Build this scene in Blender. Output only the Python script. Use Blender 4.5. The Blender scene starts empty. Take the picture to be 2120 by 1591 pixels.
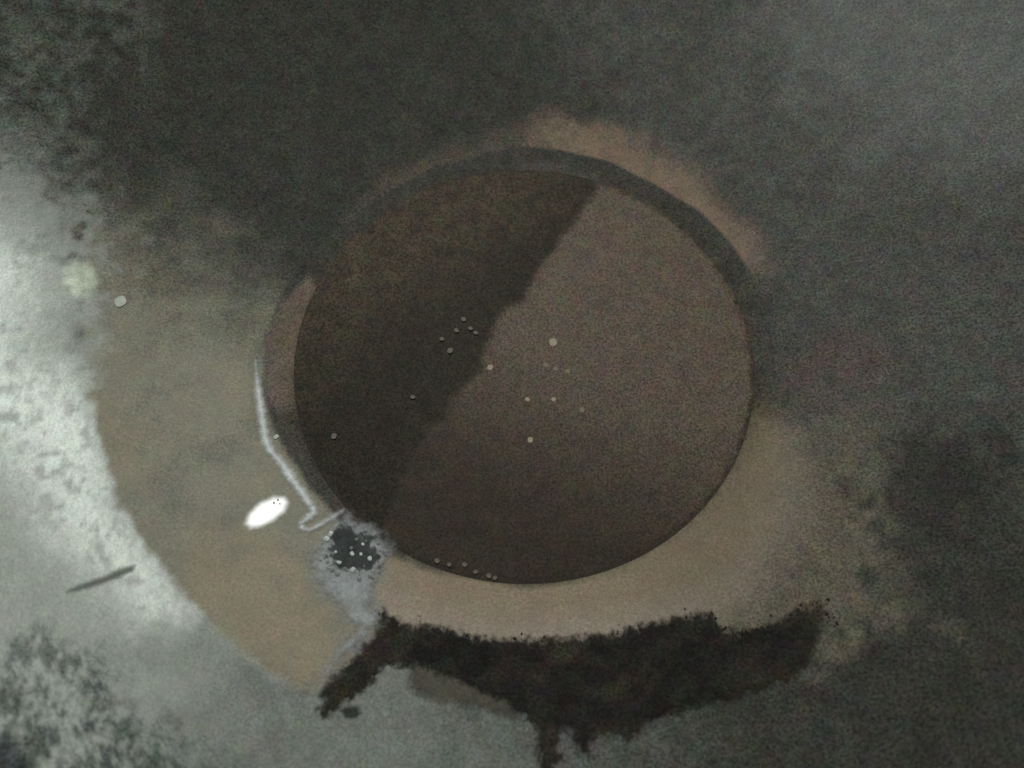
import bpy, bmesh, math, random
import numpy as np
from mathutils import Vector, noise as mnoise, Matrix

random.seed(7)
S = bpy.context.scene
COL = S.collection

# ------------------------------------------------------------------ camera
cam_data = bpy.data.cameras.new('camera')
cam_data.sensor_width = 36.0
cam_data.lens = 28.0
cam_data.clip_start = 0.005
cam_data.clip_end = 50.0
cam = bpy.data.objects.new('camera', cam_data)
COL.objects.link(cam)
cam.location = (-0.00522533, -0.15904345, 0.31170255)
cam.rotation_euler = (0.43234173, 0.0, 0.0)
cam_data.dof.use_dof = True
cam_data.dof.focus_distance = 0.335
cam_data.dof.aperture_fstop = 7.0
S.camera = cam

# ------------------------------------------------------------------ dim indoor air light and the kitchen lamp
world = bpy.data.worlds.new('World')
S.world = world
world.use_nodes = True
bg = world.node_tree.nodes['Background']
bg.inputs['Color'].default_value = (1.0, 1.0, 0.95, 1)
bg.inputs['Strength'].default_value = 0.12

ld = bpy.data.lights.new('kitchen_lamp', 'AREA')
ld.shape = 'ELLIPSE'
ld.size = 0.15
ld.size_y = 0.14
ld.energy = 10.2
ld.color = (0.97, 1.0, 0.955)
lamp = bpy.data.objects.new('kitchen_lamp', ld)
COL.objects.link(lamp)
LAMP_POS = Vector((-0.065, 0.466, 0.963))
lamp.location = LAMP_POS
_d = (Vector((-0.11, -0.06, 0.0)) - LAMP_POS).normalized()
lamp.rotation_euler = (_d.to_track_quat('-Z', 'Y') @ Matrix.Rotation(math.radians(35), 3, 'Z').to_quaternion()).to_euler()

S.view_settings.view_transform = 'Standard'
S.view_settings.look = 'None'
S.view_settings.exposure = 0.0
S.view_settings.gamma = 1.0

# ------------------------------------------------------------------ outlines in the plan of the wok (mm)
OUT = {
  'steel': [(-229.4, 93.4), (-206.5, 75.8), (-191.7, 54.1), (-184.0, 28.7), (-180.7, 8.8), (-177.6, -10.9), (-173.6, -32.2), (-165.9, -52.2), (-157.5, -67.5), (-144.4, -85.8), (-134.2, -98.3), (-121.8, -110.3), (-105.1, -123.6), (-89.9, -135.0), (-75.9, -141.3), (-63.9, -133.0), (-52.8, -126.0), (-22.6, -134.3), (1.6, -145.7), (26.4, -152.0), (51.9, -145.9), (86.1, -136.6), (105.5, -150.8), (150.0, -330.0), (-330.0, -330.0), (-330.0, 60.0)],
  'steel_bright': [(-330.0, 60.0), (-217.3, 31.1), (-205.7, 24.1), (-203.2, 2.5), (-201.2, -14.6), (-187.5, -22.0), (-175.9, -32.6), (-165.9, -52.2), (-155.8, -71.3), (-143.9, -87.7), (-131.3, -103.6), (-124.8, -114.0), (-135.4, -114.5), (-152.4, -101.4), (-167.9, -88.2), (-183.3, -69.1), (-201.7, -52.6), (-330.0, -40.0)],
  'pitted': [(-205.8, -128.7), (-164.2, -129.3), (-146.4, -134.8), (-133.0, -146.7), (-117.4, -156.7), (-101.8, -171.9), (-92.5, -201.6), (-171.8, -197.3)],
  'pitted_top': [(-264.5, 162.3), (-173.2, 213.5), (-182.0, 153.2), (-191.4, 115.4), (-204.5, 87.8), (-213.5, 68.4), (-254.4, 33.3)],
  'oxide': [(-7.6, 247.5), (255.7, 151.5), (217.0, -75.3), (171.8, -46.8), (124.0, -29.5), (113.8, 6.2), (107.0, 56.3), (64.2, 124.8)],
  'oxide_pale': [(120.8, 213.3), (255.7, 151.5), (250.3, 67.2), (209.7, 76.7), (169.5, 103.2), (131.9, 144.0)],
  'black_corner': [(-166.6, -159.5), (-158.8, -156.2), (-151.5, -159.5), (-144.7, -167.4), (-146.3, -174.9), (-162.1, -169.7)],
  'grease': [(-181.2, 8.7), (-176.3, -17.3), (-168.1, -46.2), (-156.3, -69.3), (-141.9, -89.4), (-120.8, -111.1), (-105.1, -123.6), (-89.9, -135.0), (-76.4, -138.1), (-64.4, -129.6), (-53.8, -115.5), (-34.0, -118.8), (-5.2, -122.3), (30.7, -118.8), (59.9, -112.0), (90.3, -116.2), (112.8, -104.4), (136.7, -79.3), (148.5, -49.8), (142.7, -27.2), (116.4, -17.5), (83.8, -38.5), (42.0, -59.6), (-16.9, -69.7), (-63.5, -69.7), (-88.2, -55.6), (-103.1, -30.1), (-109.9, -7.7), (-113.3, 20.7), (-99.9, 57.1), (-101.6, 119.9), (-185.0, 97.8), (-185.6, 39.9)],
  'grease_warm': [(-127.6, -80.5), (-106.0, -85.1), (-86.6, -95.9), (-69.4, -117.5), (-67.8, -129.6), (-80.5, -133.2), (-102.3, -121.8), (-119.0, -104.7)],
  'tan_band': [(-62.4, -83.5), (-35.3, -94.8), (2.2, -100.4), (39.8, -94.9), (68.0, -75.7), (90.2, -51.4), (101.6, -39.0), (109.0, -52.4), (100.8, -78.9), (82.4, -103.3), (59.2, -117.4), (28.6, -124.1), (-5.2, -125.7), (-33.8, -122.4), (-53.9, -114.6)],
  'crescent': [(-7.6, 129.1), (16.6, 130.7), (42.8, 123.5), (61.3, 111.1), (81.4, 96.3), (93.7, 79.5), (105.4, 61.6), (111.8, 40.7), (98.9, 39.4), (81.4, 63.8), (59.9, 80.9), (37.2, 92.6), (16.1, 97.0), (-5.2, 97.0)],
  'crescent_faint': [(-87.2, 63.4), (-79.4, 82.2), (-61.8, 99.3), (-36.3, 113.9), (-0.4, 125.2), (-0.5, 104.1), (-42.7, 86.8), (-69.4, 66.9)],
  'purple': [(116.4, -3.5), (137.2, 5.8), (152.4, -3.6), (149.5, -19.2), (132.4, -23.7), (116.4, -17.5)],
  'ring_streak': [(-2.8, 106.7), (18.6, 103.9), (39.6, 93.9), (34.7, 89.7), (13.7, 95.5), (-2.9, 97.0)],
  'specks_xy': [(-98.7, -67.8), (-100.0, -69.1), (-97.7, -69.4)],
  'ring_outer': [(-112.3, -12.5), (-113.5, 8.6), (-108.9, 28.5), (-97.3, 52.2), (-74.7, 80.0), (-43.2, 101.7), (-5.2, 113.9), (18.7, 111.4), (42.3, 104.4), (65.0, 89.9), (84.4, 74.0), (96.3, 57.4), (105.1, 37.6), (106.3, 11.7), (101.7, -16.4), (94.9, -45.2), (84.4, -65.9), (65.0, -85.6), (39.5, -99.6), (-5.2, -105.1), (-42.5, -98.7), (-70.3, -79.8), (-87.5, -61.9), (-102.6, -41.2), (-109.5, -26.1)],
  'rose_ring': [(-111.1, -17.1), (-113.2, 6.2), (-108.5, 24.9), (-98.3, 39.5), (-93.3, 32.2), (-98.5, 9.7), (-99.1, -13.9), (-95.0, -31.9), (-98.6, -34.4), (-106.0, -30.3)],
  'dark_right': [(138.4, -61.2), (148.5, -49.8), (161.6, -43.0), (177.6, -47.8), (173.3, -69.6), (159.5, -87.3), (142.7, -93.3), (134.8, -77.1)],
  'pool': [(-112.3, -12.5), (-113.5, 8.6), (-108.9, 28.5), (-97.3, 52.2), (-74.7, 80.0), (-43.2, 101.7), (-5.2, 113.9), (18.7, 111.4), (42.3, 104.4), (65.0, 89.9), (84.4, 74.0), (96.3, 57.4), (106.3, 38.8), (111.4, 11.2), (114.5, -17.3), (111.9, -46.2), (105.4, -73.1), (90.7, -96.0), (71.0, -108.5), (29.0, -117.6), (-5.2, -118.4), (-34.2, -114.4), (-52.9, -106.4), (-69.6, -85.7), (-84.3, -72.1), (-102.0, -45.5), (-109.2, -28.3)],
  'film': [(35.1, 88.2), (28.4, 78.1), (22.3, 66.9), (17.5, 61.4), (11.6, 50.6), (3.7, 40.0), (1.4, 32.2), (-1.9, 25.1), (-8.5, 22.6), (-12.8, 17.1), (-14.9, 9.7), (-18.0, 2.5), (-18.9, -5.8), (-20.9, -10.5), (-28.1, -16.2), (-33.0, -25.3), (-34.8, -30.8), (-40.8, -35.2), (-44.5, -42.8), (-48.1, -49.2), (-51.5, -59.6), (-58.9, -79.5), (-44.4, -98.7), (-0.6, -109.7), (57.9, -98.9), (92.8, -60.0), (111.2, -12.4), (105.5, 41.3), (74.2, 90.5), (44.7, 105.6), (37.5, 103.3)],
  'residue': [(-54.5, -109.1), (-46.8, -114.5), (-30.5, -117.0), (-16.0, -120.5), (2.0, -121.0), (19.9, -119.8), (30.7, -119.0), (38.1, -116.7), (52.6, -114.0), (61.7, -112.0), (68.7, -112.1), (73.0, -118.0), (83.2, -118.2), (90.3, -116.2), (99.6, -111.5), (108.7, -107.9), (110.6, -115.1), (104.2, -123.6), (98.2, -133.5), (85.7, -138.5), (68.7, -143.1), (51.7, -147.1), (42.3, -150.5), (34.5, -156.6), (29.6, -153.6), (24.2, -153.6), (20.5, -159.0), (17.2, -159.9), (15.2, -153.6), (11.4, -153.9), (11.1, -159.6), (7.6, -166.8), (3.9, -173.8), (1.1, -173.8), (2.6, -162.5), (3.2, -150.5), (-1.8, -147.3), (-10.4, -142.8), (-20.7, -138.5), (-29.5, -135.2), (-38.5, -131.0), (-50.4, -132.0), (-56.4, -139.5), (-62.2, -143.1), (-66.6, -148.3), (-71.1, -148.6), (-72.6, -141.2), (-70.1, -136.3), (-64.4, -129.6), (-60.1, -122.7), (-56.1, -119.1), (-54.8, -114.6)],
  'brown_smear': [(-42.9, -129.4), (-29.8, -131.0), (-13.9, -137.6), (-0.1, -145.7), (-5.2, -148.9), (-15.4, -146.1), (-23.9, -144.5), (-34.2, -142.6), (-41.3, -138.6)],
  'grey_spot': [(-22.2, -145.4), (-17.1, -144.5), (-15.7, -147.3), (-17.8, -149.8), (-21.2, -148.6)],
  'puddle': [(-110.1, -78.8), (-109.4, -73.7), (-105.5, -68.6), (-100.5, -65.8), (-96.0, -65.6), (-93.8, -68.4), (-95.0, -73.0), (-98.4, -76.8), (-102.5, -79.8), (-107.1, -81.0)],
  'drop': [(-64.3, -146.2), (-62.0, -144.5), (-58.6, -144.9), (-57.4, -147.0), (-58.8, -148.6), (-62.6, -148.4)],
  'scum_path': [(-116.3, -4.7), (-114.3, -15.0), (-111.4, -26.2), (-108.5, -37.2), (-105.2, -45.7), (-99.2, -52.3), (-93.4, -60.1), (-88.5, -66.1), (-84.3, -72.1), (-87.2, -75.9), (-88.7, -77.9), (-85.2, -79.8), (-81.4, -77.7), (-76.5, -74.3), (-72.2, -70.7)],
  'foam': [(-76.5, -74.9), (-70.0, -73.3), (-62.0, -77.6), (-54.9, -83.0), (-52.2, -88.3), (-53.9, -95.1), (-57.0, -101.8), (-58.1, -108.3), (-54.0, -113.7), (-56.1, -119.1), (-60.9, -123.5), (-67.5, -131.3), (-71.7, -134.7), (-69.9, -126.3), (-63.3, -117.4), (-70.4, -110.4), (-78.4, -103.2), (-83.0, -95.8), (-82.9, -90.0), (-80.0, -84.0)],
  'foam_core': [(-75.9, -79.9), (-70.6, -76.8), (-62.7, -80.6), (-55.5, -87.4), (-56.7, -95.1), (-63.7, -98.1), (-72.2, -95.5), (-78.5, -91.8), (-77.1, -84.9)],
  'scratch': [(-160.4, -108.4), (-158.3, -106.0), (-152.1, -102.5), (-147.2, -98.8), (-143.0, -97.2), (-143.1, -99.3), (-147.7, -102.5), (-152.8, -105.4), (-157.2, -107.5)],
  'pits': [(-190.4, 45.3), (-190.3, 40.7), (-191.0, 31.2), (-188.2, 53.0)],
  'pale_patch': [(-191.5, 24.2), (-187.5, 30.0), (-182.0, 26.9), (-182.2, 17.6), (-186.2, 11.9), (-190.5, 17.6)],
  'drops_xy': [(12.9, 4.9), (-14.7, -7.5), (-103.3, -40.2), (2.4, -41.1), (1.4, -22.6), (12.5, -22.6), (-32.4, 0.8), (-29.9, 10.9), (-26.9, 16.6), (-23.7, 11.9), (-36.2, 6.6), (-21.3, 9.7), (-47.6, -21.5), (9.5, -6.3), (13.7, -8.2), (18.9, -9.3), (24.5, -27.5), (-40.2, -111.7), (-34.5, -91.4), (-23.7, -92.9), (-14.2, -97.2), (-79.6, -39.4), (-171.5, 14.5), (-11.8, -98.0), (-19.3, -95.7), (-29.7, -92.9)],
  'foam_bubbles_xy': [(-69.6, -82.7), (-63.7, -85.5), (-67.4, -89.5), (-60.5, -91.3), (-66.4, -95.5), (-72.4, -85.8), (-74.7, -89.7), (-70.4, -92.5), (-56.9, -92.2), (-54.4, -89.3), (-63.6, -99.1), (-72.0, -97.4), (-59.3, -96.1), (-66.9, -85.2), (-76.2, -92.7), (-62.3, -94.3)],
}

R0 = 0.100          # radius of the flat base

def zb(r):
    d = np.maximum(np.asarray(r, float) - R0, 0)
    return 0.12 * d + 2.0 * d * d

def zs(x, y):
    return zb(np.hypot(x, y))

def sdist(x, y, poly):
    """signed distance in mm to a closed outline, positive inside"""
    p = np.array(poly, float)
    q = np.roll(p, -1, axis=0)
    px, py = x * 1000, y * 1000
    best = np.full(px.shape, 1e9)
    ins = np.zeros(px.shape, bool)
    for (ax, ay), (bx, by) in zip(p, q):
        dx, dy = bx - ax, by - ay
        L = dx * dx + dy * dy + 1e-12
        t = np.clip(((px - ax) * dx + (py - ay) * dy) / L, 0, 1)
        best = np.minimum(best, (px - ax - t * dx) ** 2 + (py - ay - t * dy) ** 2)
        c = (ay > py) != (by > py)
        with np.errstate(divide='ignore', invalid='ignore'):
            ins ^= c & (px < (bx - ax) * (py - ay) / (by - ay + 1e-12) + ax)
    d = np.sqrt(best)
    return np.where(ins, d, -d)

def sstep(a, b, v):
    t = np.clip((v - a) / (b - a), 0, 1)
    return t * t * (3 - 2 * t)

def nz(x, y, scale, seed=0.0, octaves=3):
    out = np.empty(x.shape)
    f = out.ravel(); xr = x.ravel(); yr = y.ravel()
    for i in range(f.size):
        f[i] = mnoise.fractal((xr[i] * scale, yr[i] * scale, seed), 1.0, 2.0, octaves)
    return out

# ------------------------------------------------------------------ helpers for objects
def link(name, me, mat, parent=None):
    o = bpy.data.objects.new(name, me)
    COL.objects.link(o)
    if mat: me.materials.append(mat)
    if parent: o.parent = parent
    return o

def tag(o, label=None, cat=None, group=None, kind=None):
    if label: o['label'] = label
    if cat: o['category'] = cat
    if group: o['group'] = group
    if kind: o['kind'] = kind
    return o

def mesh_np(name, v, faces, smooth=True):
    me = bpy.data.meshes.new(name)
    me.from_pydata(v, [], faces)
    me.update()
    if smooth:
        me.polygons.foreach_set('use_smooth', [True] * len(me.polygons))
    return me

def fattr(me, name, vals):
    a = me.attributes.new(name, 'FLOAT', 'POINT')
    a.data.foreach_set('value', np.asarray(vals, np.float32))

def cattr(me, name, cols):
    a = me.attributes.new(name, 'FLOAT_COLOR', 'POINT')
    c = np.ones((len(cols), 4), np.float32); c[:, :3] = cols
    a.data.foreach_set('color', c.ravel())

# ------------------------------------------------------------------ materials
def new_mat(name):
    m = bpy.data.materials.new(name); m.use_nodes = True
    nt = m.node_tree
    return m, nt, nt.nodes['Principled BSDF']

def N(nt, t, **kw):
    n = nt.nodes.new(t)
    for k, v in kw.items(): setattr(n, k, v)
    return n

def grain(nt, colour_socket, fine=1150, amt=0.85, blotch=110, bamt=0.3, chroma=0.5):
    """mottled iron patina: fine pits, soft blotches of tint"""
    L = nt.links.new
    tc = N(nt, 'ShaderNodeTexCoord')
    n1 = N(nt, 'ShaderNodeTexNoise'); n1.inputs['Scale'].default_value = fine; n1.inputs['Detail'].default_value = 2.5
    n2 = N(nt, 'ShaderNodeTexNoise'); n2.inputs['Scale'].default_value = blotch; n2.inputs['Detail'].default_value = 5; n2.inputs['Roughness'].default_value = .65
    n3 = N(nt, 'ShaderNodeTexNoise'); n3.inputs['Scale'].default_value = blotch * 1.3; n3.inputs['Detail'].default_value = 4; n3.inputs['Roughness'].default_value = .6
    for n in (n1, n2, n3): L(tc.outputs['Object'], n.inputs['Vector'])
    def lift(sock, a):
        r = N(nt, 'ShaderNodeMapRange'); r.inputs['From Min'].default_value = .3; r.inputs['From Max'].default_value = .7
        r.inputs['To Min'].default_value = 1 - a; r.inputs['To Max'].default_value = 1 + a
        L(sock, r.inputs['Value']); return r.outputs['Result']
    m = N(nt, 'ShaderNodeMath', operation='MULTIPLY')
    L(lift(n1.outputs['Fac'], amt), m.inputs[0]); L(lift(n2.outputs['Fac'], bamt), m.inputs[1])
    # chroma: centre the colour noise on white
    sub = N(nt, 'ShaderNodeVectorMath', operation='SUBTRACT'); sub.inputs[1].default_value = (.5, .5, .5)
    L(n3.outputs['Color'], sub.inputs[0])
    sc = N(nt, 'ShaderNodeVectorMath', operation='SCALE'); sc.inputs['Scale'].default_value = chroma * 2
    L(sub.outputs[0], sc.inputs[0])
    ad = N(nt, 'ShaderNodeVectorMath', operation='ADD'); ad.inputs[1].default_value = (1, 1, 1)
    L(sc.outputs[0], ad.inputs[0])
    s2 = N(nt, 'ShaderNodeVectorMath', operation='SCALE'); L(ad.outputs[0], s2.inputs[0]); L(m.outputs[0], s2.inputs['Scale'])
    mu = N(nt, 'ShaderNodeVectorMath', operation='MULTIPLY')
    L(colour_socket, mu.inputs[0]); L(s2.outputs[0], mu.inputs[1])
    return mu.outputs[0], n1.outputs['Fac'], n2.outputs['Fac'], tc.outputs['Object']

def patina_material(name):
    m, nt, b = new_mat(name); L = nt.links.new
    def at(n):
        a = N(nt, 'ShaderNodeAttribute'); a.attribute_name = n; return a
    c, fine, bl, oc = grain(nt, at('patina').outputs['Color'])
    gm = N(nt, 'ShaderNodeMix', data_type='RGBA')
    L(at('grainy').outputs['Fac'], gm.inputs[0]); L(at('patina').outputs['Color'], gm.inputs[6]); L(c, gm.inputs[7])
    L(gm.outputs[2], b.inputs['Base Color'])
    L(at('metal').outputs['Fac'], b.inputs['Metallic'])
    L(at('rough').outputs['Fac'], b.inputs['Roughness'])
    L(at('wet').outputs['Fac'], b.inputs['Coat Weight'])
    b.inputs['Coat Roughness'].default_value = 0.42
    b.inputs['Coat IOR'].default_value = 1.45
    b.inputs['Specular IOR Level'].default_value = 0.10
    # pitted relief, stronger where the steel is pitted
    pn = N(nt, 'ShaderNodeTexNoise'); pn.inputs['Scale'].default_value = 260; pn.inputs['Detail'].default_value = 3
    L(oc, pn.inputs['Vector'])
    bp = N(nt, 'ShaderNodeBump'); bp.inputs['Distance'].default_value = 0.0014
    L(at('pit').outputs['Fac'], bp.inputs['Strength']); L(pn.outputs['Fac'], bp.inputs['Height'])
    b2 = N(nt, 'ShaderNodeBump'); b2.inputs['Distance'].default_value = 0.0002; b2.inputs['Strength'].default_value = 0.35
    L(fine, b2.inputs['Height']); L(bp.outputs['Normal'], b2.inputs['Normal'])
    L(b2.outputs['Normal'], b.inputs['Normal'])
    return m

def sheet_material(name, col, rough=0.5, edge0=0.0, edge1=1.5, amp=2.0, nscale=420, alpha=1.0, gr=0.5, chroma=.3, metallic=0, spec=.4, blot=.35, col2=None, thin=False):
    """a deposit lying on the iron: gritty edge from the distance to its outline"""
    m, nt, b = new_mat(name); L = nt.links.new
    rgb = N(nt, 'ShaderNodeRGB'); rgb.outputs[0].default_value = (*col, 1)
    src = rgb.outputs[0]
    if col2:
        mixn = N(nt, 'ShaderNodeTexNoise'); mixn.inputs['Scale'].default_value = 60; mixn.inputs['Detail'].default_value = 5
        tc0 = N(nt, 'ShaderNodeTexCoord'); L(tc0.outputs['Object'], mixn.inputs['Vector'])
        mr0 = N(nt, 'ShaderNodeMapRange'); mr0.inputs['From Min'].default_value = .42; mr0.inputs['From Max'].default_value = .62
        L(mixn.outputs['Fac'], mr0.inputs['Value'])
        mx = N(nt, 'ShaderNodeMix', data_type='RGBA'); mx.inputs['B'].default_value = (*col2, 1) if False else (0, 0, 0, 1)
        mx.inputs[6].default_value = (*col, 1); mx.inputs[7].default_value = (*col2, 1)
        L(mr0.outputs['Result'], mx.inputs[0]); src = mx.outputs[2]
    c, fine, bl, oc = grain(nt, src, amt=gr, chroma=chroma, bamt=blot)
    L(c, b.inputs['Base Color'])
    b.inputs['Roughness'].default_value = rough
    b.inputs['Metallic'].default_value = metallic
    b.inputs['Specular IOR Level'].default_value = spec
    a = N(nt, 'ShaderNodeAttribute'); a.attribute_name = 'edge'
    n = N(nt, 'ShaderNodeTexNoise'); n.inputs['Scale'].default_value = nscale; n.inputs['Detail'].default_value = 4; n.inputs['Roughness'].default_value = .7
    L(oc, n.inputs['Vector'])
    s = N(nt, 'ShaderNodeMath', operation='SUBTRACT'); s.inputs[1].default_value = 0.5; L(n.outputs['Fac'], s.inputs[0])
    k = N(nt, 'ShaderNodeMath', operation='MULTIPLY_ADD'); k.inputs[1].default_value = amp * 2
    L(s.outputs[0], k.inputs[0]); L(a.outputs['Fac'], k.inputs[2])
    r = N(nt, 'ShaderNodeMapRange'); r.interpolation_type = 'SMOOTHSTEP'
    r.inputs['From Min'].default_value = edge0; r.inputs['From Max'].default_value = edge1; r.inputs['To Max'].default_value = alpha
    L(k.outputs[0], r.inputs['Value']); al = r.outputs['Result']
    if thin:
        ta = N(nt, 'ShaderNodeAttribute'); ta.attribute_name = 'thin'
        tm = N(nt, 'ShaderNodeMath', operation='MULTIPLY'); L(al, tm.inputs[0]); L(ta.outputs['Fac'], tm.inputs[1]); al = tm.outputs[0]
    L(al, b.inputs['Alpha'])
    bp = N(nt, 'ShaderNodeBump'); bp.inputs['Distance'].default_value = .0006; bp.inputs['Strength'].default_value = .4
    L(bl, bp.inputs['Height']); L(bp.outputs['Normal'], b.inputs['Normal'])
    return m

def plain_material(name, col, rough=.4, spec=.5, gr=.25, coat=0.0, alpha=1.0):
    m, nt, b = new_mat(name)
    rgb = N(nt, 'ShaderNodeRGB'); rgb.outputs[0].default_value = (*col, 1)
    c, *_ = grain(nt, rgb.outputs[0], amt=gr, chroma=.15, bamt=.15)
    nt.links.new(c, b.inputs['Base Color'])
    b.inputs['Roughness'].default_value = rough
    b.inputs['Specular IOR Level'].default_value = spec
    b.inputs['Coat Weight'].default_value = coat
    b.inputs['Alpha'].default_value = alpha
    return m

def liquid_material():
    m = bpy.data.materials.new('thin_cooking_liquid'); m.use_nodes = True
    nt = m.node_tree; nt.nodes.clear(); L = nt.links.new
    out = N(nt, 'ShaderNodeOutputMaterial')
    tr = N(nt, 'ShaderNodeBsdfTransparent'); tr.inputs['Color'].default_value = (.97, .95, .91, 1)
    ed = N(nt, 'ShaderNodeAttribute'); ed.attribute_name = 'edge'        # the sheet thins to nothing at its rim
    er = N(nt, 'ShaderNodeMapRange'); er.inputs['From Max'].default_value = 11.0; L(ed.outputs['Fac'], er.inputs['Value'])
    tm = N(nt, 'ShaderNodeMix', data_type='RGBA'); tm.inputs[6].default_value = (1, 1, 1, 1); tm.inputs[7].default_value = (.96, .935, .885, 1)
    L(er.outputs['Result'], tm.inputs[0]); L(tm.outputs[2], tr.inputs['Color'])
    gl = N(nt, 'ShaderNodeBsdfGlossy'); gl.inputs['Roughness'].default_value = .6
    fr = N(nt, 'ShaderNodeFresnel'); fr.inputs['IOR'].default_value = 1.08
    mx = N(nt, 'ShaderNodeMixShader')
    fm = N(nt, 'ShaderNodeMath', operation='MULTIPLY'); L(fr.outputs[0], fm.inputs[0]); L(er.outputs['Result'], fm.inputs[1]); L(fm.outputs[0], mx.inputs[0]); L(tr.outputs[0], mx.inputs[1]); L(gl.outputs[0], mx.inputs[2]); L(mx.outputs[0], out.inputs[0])
    return m

M_PATINA = patina_material('seasoned_iron')

# ------------------------------------------------------------------ the wok
IRON = np.array((.0275, .0278, .0225))

def lerp(c, col, m):
    return c * (1 - m[:, None]) + np.array(col) * m[:, None]

def paint_iron(x, y, base=False):
    """patina of the iron by place: worn steel, grease, rust, dark rings"""
    n1 = nz(x, y, 55, 1.3, 4); n2 = nz(x, y, 190, 7.7, 3); n3 = nz(x, y, 420, 3.1, 2)
    w = n1 * 3.0 + n2 * 1.2
    c = np.tile(IRON, (len(x), 1)); metal = np.full(len(x), .1); rough = np.full(len(x), .65); wet = np.zeros(len(x)); pit = np.full(len(x), .12)
    D = lambda k: sdist(x, y, OUT[k])
    glo = sstep(-60, 30, D('oxide') + w * 5); c = lerp(c, (.056, .056, .050), glo)  # soft glow at the upper right painted in as paler iron
    glo2 = sstep(-40, 25, D('oxide_pale') + w * 5); c = lerp(c, (.098, .101, .096), glo2)
    r = np.hypot(x, y)
    # grease
    gs = 1.5 + 22 * sstep(.05, .12, x)
    g = sstep(-1, 1, (D('grease') + 2.5 + n2 * 1.0 + w * 6 * sstep(.05, .12, x)) / gs) * sstep(.09, -.03, y + n1 * .02 + .05 * sstep(.06, .12, x) + .55 * np.clip(x + .15, 0, .06))
    c = lerp(c, (.150, .141, .101), g * (1 - .25 * sstep(0, .6, n1)))
    metal *= 1 - g; rough = rough * (1 - g) + .55 * g; wet = g * .13 * (1 - sstep(-.05, .04, x)); pit *= 1 - g
    gw = sstep(-7, 6, D('grease_warm') + w * 2) * g
    c = lerp(c, (.198, .150, .092), gw * .85)
    c = lerp(c, (.175, .150, .098), g * .6 * sstep(.05, .5, nz(x, y, 38, 12.5, 4)))
    c = lerp(c, (.118, .118, .088), g * .5 * sstep(.05, .5, nz(x, y, 42, 21.5, 4)))
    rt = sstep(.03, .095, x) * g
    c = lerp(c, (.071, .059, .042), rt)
    soft = 2.0 + 20 * sstep(-.05, .05, y)
    st = sstep(-1, 1, (D('steel') + (w * .35 + n2 * .6) * soft / 2) / soft)
    # soft upper limit of the worn zone
    st *= sstep(.165, .01, y + n1 * .022 + n2 * .008)
    st *= 1 - .97 * sstep(-.06, .09, x + n1 * .02)
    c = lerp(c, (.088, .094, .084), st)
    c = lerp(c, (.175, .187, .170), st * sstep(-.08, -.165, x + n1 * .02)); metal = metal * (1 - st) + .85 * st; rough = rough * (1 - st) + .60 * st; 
    br = st * sstep(-14, 11, D('steel_bright') + w * 1.0 + n2 * 5)  # lamp sheen on the worn steel, painted as a paler colour
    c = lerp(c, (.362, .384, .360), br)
    mott = sstep(-.35, .75, n2 + n3 * .6) * st
    c = lerp(c, (.13, .136, .128), mott * (.3 + .4 * br))
    ul = sstep(-25, 15, D('pitted_top') + w * 3) * sstep(-.35, .55, n2 + n1 * .6)
    c = lerp(c, (.080, .086, .068), ul * .8)
    pz = np.maximum(sstep(-14, 10, D('pitted') + w * 3), .6 * sstep(-14, 10, D('pitted_top') + w * 3))
    pit += pz * .5
    ps = sstep(-.3, .4, n3 * 1.3 + n2 * .8) * pz
    c = lerp(c, (.045, .056, .048), ps * .9); metal *= 1 - ps * .3
    gl = sstep(.25, .6, n3 - n2 * .3) * pz * st
    c = lerp(c, (.24, .255, .24), gl * .35)
    bk = .85 * sstep(-4, 4, D('black_corner') + w * 1.5)
    c = lerp(c, (.02, .022, .02), bk); metal *= 1 - bk
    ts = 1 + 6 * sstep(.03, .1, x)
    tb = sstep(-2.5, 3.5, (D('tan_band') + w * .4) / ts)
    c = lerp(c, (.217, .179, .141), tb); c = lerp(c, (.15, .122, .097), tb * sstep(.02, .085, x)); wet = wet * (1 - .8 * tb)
    cr = sstep(-10, 11, D('crescent') + w * 1.1) * sstep(-.02, .03, x)  # warm tone outside the upper right of the ring
    cr2 = cr * sstep(-.6, .9, D('ring_outer') * -1)
    c = lerp(c, (.185, .130, .092), cr2 * (.70 + .15 * sstep(-.4, .5, n2)))
    cf = sstep(-5, 6, D('crescent_faint') + w * 1.5); c = lerp(c, (.055, .046, .036), cf)
    pu = sstep(-12, 10, D('purple') + w * 3); c = lerp(c, (.068, .053, .049), pu * .95); metal *= 1 - cr2
    rg = sstep(-1.4, 1.6, D('ring_outer') + n2 * .8) * (1 - tb) * (1 - sstep(.0, .05, x) * sstep(.075, .03, y))
    c = lerp(c, (.034, .0328, .0285), rg)
    c = lerp(c, (.062, .059, .055), sstep(-3, 3, D('ring_streak') + n2 * 2) * .7); metal *= 1 - rg; wet *= 1 - rg
    ro = sstep(-2.5, 2.5, D('rose_ring') + n2) * (1 - .999 * sstep(-.018, -.036, y))
    c = lerp(c, (.105, .083, .068), ro)
    dr = sstep(-12, 9, D('dark_right') + w * 4 + n2 * 7)
    c = lerp(c, (.019, .018, .0165), dr * .85)
    for k in ('pits',):
        for (px, py) in OUT[k]:
            s = np.hypot(x * 1000 - px, y * 1000 - py) + n2 * 2 + n3
            c = lerp(c, (.05, .05, .035), sstep(2.6, .8, s) * .85)
    pp = sstep(-2.5, 2.5, D('pale_patch') + n2 * 2)
    c = lerp(c, (.50, .55, .42), pp * .35)
    rough = np.clip(rough, .3, 1)
    return c, metal, rough, wet, pit

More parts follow.
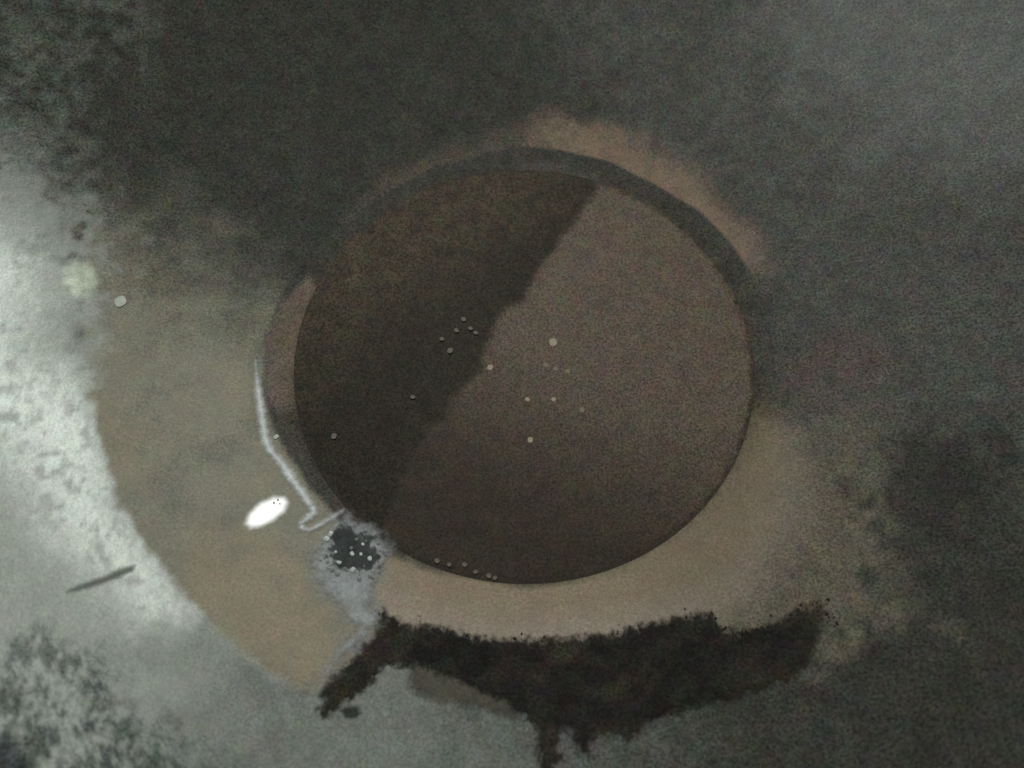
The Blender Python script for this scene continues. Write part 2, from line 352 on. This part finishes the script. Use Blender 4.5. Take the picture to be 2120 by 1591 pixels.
def finish_iron(me, x, y):
    c, metal, rough, wet, pit = paint_iron(x, y)
    cattr(me, 'patina', c); fattr(me, 'metal', metal); fattr(me, 'rough', rough); fattr(me, 'wet', wet); fattr(me, 'pit', pit); fattr(me, 'grainy', np.clip(1.15 - 6.5 * c.mean(1), .28, 1) * (1 - .5 * np.clip(metal, 0, 1)))

wok = bpy.data.objects.new('wok', None); COL.objects.link(wok)
tag(wok, 'worn blackened iron wok seen from above, its flat round base in the middle', 'wok')

NA = 640
ang = np.linspace(0, 2 * math.pi, NA, endpoint=False)
rin = np.concatenate([np.arange(.1004, .250, .00075), np.arange(.250, .3301, .004)])
prof = [(rr, float(zb(rr))) for rr in rin]
rim = .33; zr = float(zb(rim))
prof += [(rim + .004 * math.sin(t), zr + .004 - .004 * math.cos(t)) for t in np.linspace(.5, 5.2, 9)]
prof += [(rr, float(zb(rr)) - .0035) for rr in np.arange(.325, .04, -.012)]
prof = np.array(prof)
V = np.empty((len(prof) * NA, 3))
V[:, 0] = (prof[:, 0:1] * np.cos(ang)).ravel(); V[:, 1] = (prof[:, 0:1] * np.sin(ang)).ravel(); V[:, 2] = np.repeat(prof[:, 1], NA)
ii, jj = np.meshgrid(np.arange(len(prof) - 1), np.arange(NA), indexing='ij')
a_ = ii * NA + jj; b_ = ii * NA + (jj + 1) % NA
F = np.stack([a_, b_, b_ + NA, a_ + NA], -1).reshape(-1, 4)
me = mesh_np('bowl', V.tolist(), F.tolist())
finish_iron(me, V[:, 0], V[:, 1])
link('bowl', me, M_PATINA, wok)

# flat base, a shallow round plate set slightly below the start of the wall
NB = 320
angb = np.linspace(0, 2 * math.pi, NB, endpoint=False)
rb = np.concatenate([[.0006], np.arange(.002, .0990, .002), [.0994, .0998, .1001, .1004]])
zbv = -.0003 * (1 - sstep(.0992, .1004, rb))
V = np.empty((len(rb) * NB, 3))
V[:, 0] = (rb[:, None] * np.cos(angb)).ravel(); V[:, 1] = (rb[:, None] * np.sin(angb)).ravel(); V[:, 2] = np.repeat(zbv, NB)
ii, jj = np.meshgrid(np.arange(len(rb) - 1), np.arange(NB), indexing='ij')
a_ = ii * NB + jj; b_ = ii * NB + (jj + 1) % NB
F = np.stack([a_, b_, b_ + NB, a_ + NB], -1).reshape(-1, 4).tolist() + [list(range(NB))]
me = mesh_np('base_plate', V.tolist(), F)
x, y = V[:, 0], V[:, 1]
n1 = nz(x, y, 30, 4.4, 4); n2 = nz(x, y, 160, 9.1, 3)
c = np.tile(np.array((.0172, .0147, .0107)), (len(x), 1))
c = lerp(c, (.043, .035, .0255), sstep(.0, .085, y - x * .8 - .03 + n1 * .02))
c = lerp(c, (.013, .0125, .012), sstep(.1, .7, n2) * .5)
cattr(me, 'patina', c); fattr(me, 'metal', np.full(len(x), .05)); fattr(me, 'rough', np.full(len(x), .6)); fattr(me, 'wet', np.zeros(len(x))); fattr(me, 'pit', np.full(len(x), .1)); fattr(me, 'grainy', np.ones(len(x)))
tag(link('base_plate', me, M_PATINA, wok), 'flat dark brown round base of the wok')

# ------------------------------------------------------------------ draped deposits
def drape(name, outline, mat, step=.0007, margin=.003, h=.0003, off=.00025, parent=None, hvar=0.0, floor=None, rmax=None):
    p = np.array(OUT[outline]) / 1000.0
    x0, y0 = p.min(0) - margin; x1, y1 = p.max(0) + margin
    xs = np.arange(x0, x1, step); ys = np.arange(y0, y1, step)
    X, Y = np.meshgrid(xs, ys, indexing='ij')
    d = sdist(X.ravel(), Y.ravel(), OUT[outline]).reshape(X.shape)
    if rmax: d = np.minimum(d, (rmax - np.hypot(X, Y)) * 1000)
    keep = d > -margin * 1000
    idx = -np.ones(X.shape, int); idx[keep] = np.arange(keep.sum())
    q = np.stack([idx[:-1, :-1], idx[1:, :-1], idx[1:, 1:], idx[:-1, 1:]], -1).reshape(-1, 4)
    q = q[(q >= 0).all(1)]
    xk, yk, dk = X[keep], Y[keep], d[keep]
    z = zs(xk, yk)
    if floor is not None: z = np.maximum(z, floor)
    z = z + off + h * sstep(-.5, 2.5, dk)
    if hvar: z = z + hvar * nz(xk, yk, 260, 2.2, 2) * sstep(0, 1.5, dk)
    me = mesh_np(name, np.stack([xk, yk, z], 1).tolist(), q.tolist())
    fattr(me, 'edge', dk)
    return link(name, me, mat, parent)

POOL_Z = .0001
o = drape('cooking_liquid', 'pool', liquid_material(), step=.0016, margin=.0, h=.0003, off=.0001, floor=POOL_Z)
tag(o, 'thin brownish cooking liquid covering the round base of the wok', 'liquid')

M_REGION = sheet_material('brown_greasy_film', (.095, .072, .0545), rough=.6, edge0=-1.6, edge1=3.4, amp=4.0, nscale=260, alpha=1.0, gr=.55, chroma=.35, spec=.08, blot=.12, col2=(.087, .069, .054), thin=True)
o = drape('greasy_film', 'film', M_REGION, step=.0011, margin=.002, h=.00005, off=.0005, floor=POOL_Z, rmax=.1003)  # lighter brown tone laid over the right part of the base
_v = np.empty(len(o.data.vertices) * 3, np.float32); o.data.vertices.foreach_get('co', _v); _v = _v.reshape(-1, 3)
fattr(o.data, 'thin', .25 + .75 * sstep(-.075, .012, _v[:, 1] * .85 + _v[:, 0] * .4))   # the tone fades out towards the near side
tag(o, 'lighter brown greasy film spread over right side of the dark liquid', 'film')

M_RES = sheet_material('burnt_sauce', (.0105, .0095, .0085), rough=.7, edge0=-1.3, edge1=3.4, amp=5.5, nscale=270, gr=.7, chroma=.7, spec=.08, blot=.6, col2=(.021, .0173, .0125), thin=True)
o = drape('burnt_residue', 'residue', M_RES, step=.0008, margin=.003, h=.0002, off=.00045, hvar=.00012)
_v = np.empty(len(o.data.vertices) * 3, np.float32); o.data.vertices.foreach_get('co', _v); _v = _v.reshape(-1, 3)
fattr(o.data, 'thin', 1 - .8 * sstep(.085, .125, _v[:, 0]))
tag(o, 'black burnt sauce residue with drips spread below the liquid', 'residue')

def crumbs(name, parent, mat, count, seed):
    rng = random.Random(seed)
    p = np.array(OUT['residue']) / 1000
    bm = bmesh.new(); made = 0
    while made < count:
        if rng.random() < .75:
            k = rng.randrange(0, 16); t = rng.random(); q = p[k] * (1 - t) + p[k + 1] * t
            q = q + np.array([rng.gauss(0, .002), rng.gauss(-.0022, .0015)])
        else:
            q = np.array([rng.uniform(p[:, 0].min(), p[:, 0].max()), rng.uniform(p[:, 1].min(), p[:, 1].max())])
            if sdist(q[:1], q[1:], OUT['residue'])[0] < .5: continue
        r = rng.choice((.00025, .0003, .0004, .0005, .0007))
        m = Matrix.Translation((q[0], q[1], float(zs(q[0], q[1])) + .0005)) @ Matrix.Rotation(rng.uniform(0, 6), 4, 'Z') @ Matrix.Diagonal((r, r * rng.uniform(.5, 1), r * .5, 1))
        bmesh.ops.create_icosphere(bm, subdivisions=1, radius=1.0, matrix=m); made += 1
    for v in bm.verts: v.co += Vector((rng.gauss(0, 1), rng.gauss(0, 1), rng.gauss(0, 1))) * .00008
    me = bpy.data.meshes.new(name); bm.to_mesh(me); bm.free()
    return tag(link(name, me, mat, parent), kind='stuff')
M_CRUMB = plain_material('burnt_crumb', (.020, .018, .015), rough=.7, spec=.15)
crumbs('burnt_crumbs', o, M_CRUMB, 300, 5)

M_SMEAR = sheet_material('brown_smear', (.048, .042, .028), rough=.6, edge0=-2.0, edge1=4.0, amp=4, nscale=260, alpha=.92, gr=.4, spec=.2)
o = drape('sauce_smear', 'brown_smear', M_SMEAR, margin=.003, h=.0001, off=.00025)
tag(o, 'thin brownish smear along the lower edge of the black residue', 'smear')

M_SPOT = sheet_material('dull_spot', (.085, .095, .085), rough=.6, edge0=-.8, edge1=1.2, amp=.6, alpha=.7, spec=.2)
o = drape('sauce_spot', 'grey_spot', M_SPOT, margin=.002, h=.0001, off=.0004)
tag(o, 'small dull grey-green spot below the brownish smear', 'spot')

M_DROP = sheet_material('dark_sauce_drop', (.035, .042, .036), rough=.6, edge0=-.7, edge1=1.3, amp=.9, alpha=.9, gr=.4, spec=.05)
o = drape('sauce_drop', 'drop', M_DROP, margin=.002, h=.0003, off=.0003, step=.0004)
tag(o, 'separate small dark drop beside the left drip of black residue', 'drop')

M_SCR = sheet_material('scratch_groove', (.10, .105, .10), rough=.7, edge0=-1.2, edge1=1.4, amp=.8, alpha=.7, gr=.3, spec=.2)
o = drape('scratch', 'scratch', M_SCR, margin=.002, h=-.0001, off=.00035, step=.0004, parent=wok)
tag(o, 'short dark scratch on the bright worn steel')

# ------------------------------------------------------------------ scum line along the edge of the liquid
def ribbon(name, pts, widths, mat, h=.00008, off=.0007):
    P = [np.array(p) / 1000 for p in pts]
    # resample by Catmull-Rom
    pts2, w2 = [], []
    for i in range(len(P) - 1):
        p0 = P[max(i - 1, 0)]; p1 = P[i]; p2 = P[i + 1]; p3 = P[min(i + 2, len(P) - 1)]
        for t in np.linspace(0, 1, 12, endpoint=False):
            pts2.append(.5 * (2 * p1 + (p2 - p0) * t + (2 * p0 - 5 * p1 + 4 * p2 - p3) * t * t + (3 * p1 - p0 - 3 * p2 + p3) * t ** 3))
            w2.append((widths[i] * (1 - t) + widths[i + 1] * t) * (1 + .35 * mnoise.noise((i + t, 3.3, 1.0)) + .2 * mnoise.noise((4 * (i + t), 1.3, 5.0))))
    pts2.append(P[-1]); w2.append(widths[-1])
    pts2 = np.array(pts2); tan = np.gradient(pts2, axis=0); tan /= np.linalg.norm(tan, axis=1)[:, None] + 1e-9
    nor = np.stack([-tan[:, 1], tan[:, 0]], 1)
    K = 9; v = []; e = []
    for p, n, w in zip(pts2, nor, w2):
        for k in range(K):
            u = (k / (K - 1) - .5) * 2
            q = p + n * u * w / 1000
            v.append((q[0], q[1], max(float(zs(q[0], q[1])), POOL_Z) + off + h * (1 - u * u)))
            e.append((1 - abs(u)) * w)
    f = [(i * K + k, i * K + k + 1, (i + 1) * K + k + 1, (i + 1) * K + k) for i in range(len(pts2) - 1) for k in range(K - 1)]
    me = mesh_np(name, v, f); fattr(me, 'edge', np.array(e))
    return link(name, me, mat)

M_SCUM = sheet_material('pale_scum', (.37, .385, .39), rough=.5, edge0=0, edge1=3.2, amp=1.2, nscale=420, alpha=1.0, gr=.2, chroma=.12, spec=.5, blot=.2)
o = ribbon('scum_line', OUT['scum_path'], [1.0, 2.0, 2.5, 2.7, 2.9, 2.5, 2.5, 2.5, 2.3, 2.1, 2.1, 2.1, 2.2, 1.9, .9], M_SCUM)
tag(o, 'thin pale scum line along the left edge of the liquid', 'scum')

# ------------------------------------------------------------------ small puddle patch, added in the outline of the lamp's reflection
mo = sheet_material('clear_oil', (.10, .095, .075), rough=.18, edge0=-.6, edge1=2.8, amp=.8, nscale=300, gr=.1, chroma=.1, spec=.13, blot=.0)
for n in [n for n in mo.node_tree.nodes if n.type == 'BUMP']: mo.node_tree.nodes.remove(n)
glint = drape('oil_puddle', 'puddle', mo, margin=.002, h=.0, off=.0003, step=.0006)
tag(glint, 'small shiny oil puddle mirroring the lamp on the greasy ring', 'oil puddle')


def dome_mesh(name, r, flat=.55, seg=14, rings=5, wob=.08):
    bm = bmesh.new()
    rows = []
    for i in range(rings):
        u = 1 - i / rings
        rows.append([bm.verts.new((r * u * math.cos(a) * (1 + wob * math.sin(2 * a + r * 9e3)), r * u * math.sin(a), r * flat * (1 - u * u))) for a in [k * 2 * math.pi / seg for k in range(seg)]])
    top = bm.verts.new((0, 0, r * flat))
    for i in range(rings - 1):
        for k in range(seg):
            bm.faces.new((rows[i][k], rows[i][(k + 1) % seg], rows[i + 1][(k + 1) % seg], rows[i + 1][k]))
    for k in range(seg): bm.faces.new((rows[-1][k], rows[-1][(k + 1) % seg], top))
    me = bpy.data.meshes.new(name); bm.to_mesh(me); bm.free()
    me.polygons.foreach_set('use_smooth', [True] * len(me.polygons))
    return me

M_NOTCH = plain_material('dark_speck', (.05, .05, .045), rough=.7, spec=.1)  # dark dots added as the notch in the lamp's highlight
for (px, py), r in zip(OUT['specks_xy'], (.0004, .00045, .0003)):
    sp = link('speck', dome_mesh('speck', r, .15, seg=9, rings=2, wob=.25), M_NOTCH, glint)
    sp.location = (px / 1000, py / 1000, float(zs(px / 1000, py / 1000)) + .0004)

# ------------------------------------------------------------------ foam
foam = bpy.data.objects.new('foam_patch', None); COL.objects.link(foam)
tag(foam, 'pale grey foam patch with small bubbles at the lower left of the liquid', 'foam')
M_FOAM = sheet_material('grey_foam', (.21, .225, .235), rough=.5, edge0=-3, edge1=6.0, amp=7.0, nscale=190, alpha=.75, gr=.25, chroma=.12, blot=.35)
drape('foam_film', 'foam', M_FOAM, margin=.004, h=.0004, off=.0008, parent=foam, hvar=.0002)
M_CORE = sheet_material('dark_foam_core', (.030, .034, .033), rough=.6, spec=.1, edge0=-.6, edge1=2.6, amp=11, nscale=150, alpha=.8, gr=.4, blot=.5)
drape('dark_core', 'foam_core', M_CORE, margin=.003, h=.0002, off=.0016, parent=foam)

M_BUB = plain_material('foam_bubble', (.17, .185, .18), rough=.5, alpha=.55)
M_BUBB = plain_material('bright_bubble', (.42, .45, .43), rough=.5, alpha=.9)
rngf = random.Random(11)
spots = [(bx, by, i in (1, 2, 3, 4)) for i, (bx, by) in enumerate(OUT['foam_bubbles_xy'])]
fc = np.array(OUT['foam_core']); lo, hi = fc.min(0) - 3, fc.max(0) + 3
while len(spots) < 54:
    q = rngf.uniform(lo[0], hi[0]), rngf.uniform(lo[1], hi[1])
    if sdist(np.array([q[0] / 1000]), np.array([q[1] / 1000]), OUT['foam_core'])[0] > -2.5: spots.append((q[0], q[1], rngf.random() < .12))
for bx, by, big in spots:
    r = rngf.uniform(.0008, .0013) if big else rngf.choice((.0004, .0005, .0006, .0008, .0011))
    o = link('bubble', dome_mesh('bubble', r, .3, seg=10, rings=3, wob=rngf.uniform(.05, .3)), M_BUBB if big else M_BUB, foam)
    o.rotation_euler.z = rngf.uniform(0, 6.28)
    o.location = (bx / 1000, by / 1000, max(float(zs(bx / 1000, by / 1000)), POOL_Z) + .0016)

# ------------------------------------------------------------------ droplets of fat
M_FAT = plain_material('pale_fat', (.27, .225, .17), rough=.8, spec=.1, gr=.15)
M_FATD = plain_material('dull_fat', (.125, .104, .084), rough=.8, spec=.1, gr=.2)
M_MID = plain_material('thin_fat', (.165, .138, .108), rough=.8, spec=.1, gr=.2)
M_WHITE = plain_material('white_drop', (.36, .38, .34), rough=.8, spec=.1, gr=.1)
G = 'droplets of fat on the liquid'
DR = [ # radius mm, material, label
 (2.4, M_FAT, 'largest pale round fat droplet on the brown film'),
 (1.7, M_FAT, 'pale fat droplet on the film edge in the middle of the base'),
 (1.4, M_WHITE, 'bright white bead beside the pale scum line'),
 (1.6, M_FAT, 'lowest pale fat droplet on the brown film'),
 (1.2, M_FAT, 'left one of two small level droplets on the brown film'),
 (1.2, M_FAT, 'right one of two small level droplets on the brown film'),
 (1.7, M_FATD, 'dull droplet at the bottom of the cluster on the dark side'),
 (1.3, M_FATD, 'dull droplet in the middle of the cluster on the dark side'),
 (1.4, M_FATD, 'topmost dull droplet of the cluster on the dark side'),
 (1.2, M_FATD, 'dull droplet just below right of the cluster\'s topmost one'),
 (1.2, M_FATD, 'leftmost dull droplet of the cluster on the dark side'),
 (1.2, M_FATD, 'rightmost dull droplet of the cluster on the dark side'),
 (1.1, M_FATD, 'lone dull droplet low on the dark side of the liquid'),
 (1.2, M_MID, 'left one of three faint droplets under the largest droplet'),
 (1.1, M_MID, 'middle one of three faint droplets under the largest droplet'),
 (1.3, M_MID, 'right one of three faint droplets under the largest droplet'),
 (1.5, M_MID, 'dull droplet on the brown film right of the two level droplets'),
 (1.3, M_FAT, 'pale droplet on the tan band just above the black residue'),
 (1.2, M_FATD, 'leftmost dull bead on the lower rim of the round base'),
 (1.1, M_FATD, 'third bead from left on the lower rim of the round base'),
 (1.2, M_FATD, 'fifth bead from left on the lower rim of the round base'),
 (1.6, M_FATD, 'dull droplet on the left edge of the round base'),
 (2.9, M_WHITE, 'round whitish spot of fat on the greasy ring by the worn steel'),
 (1.0, M_FATD, 'rightmost dull bead on the lower rim of the round base'),
 (1.0, M_FATD, 'fourth bead from left on the lower rim of the round base'),
 (1.0, M_FATD, 'second bead from left on the lower rim of the round base')]
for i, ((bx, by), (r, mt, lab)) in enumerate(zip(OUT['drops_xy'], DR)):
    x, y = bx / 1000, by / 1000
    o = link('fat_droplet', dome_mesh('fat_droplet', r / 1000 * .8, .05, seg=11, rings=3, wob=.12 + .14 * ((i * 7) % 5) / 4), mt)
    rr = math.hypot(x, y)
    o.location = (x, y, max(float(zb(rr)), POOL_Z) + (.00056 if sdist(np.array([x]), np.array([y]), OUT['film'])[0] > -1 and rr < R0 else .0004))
    if rr > R0:
        s = .12 + 4 * (rr - R0)
        o.rotation_euler = Vector((-x / rr * s, -y / rr * s, 1)).to_track_quat('Z', 'Y').to_euler()
    tag(o, lab, 'droplet', G)
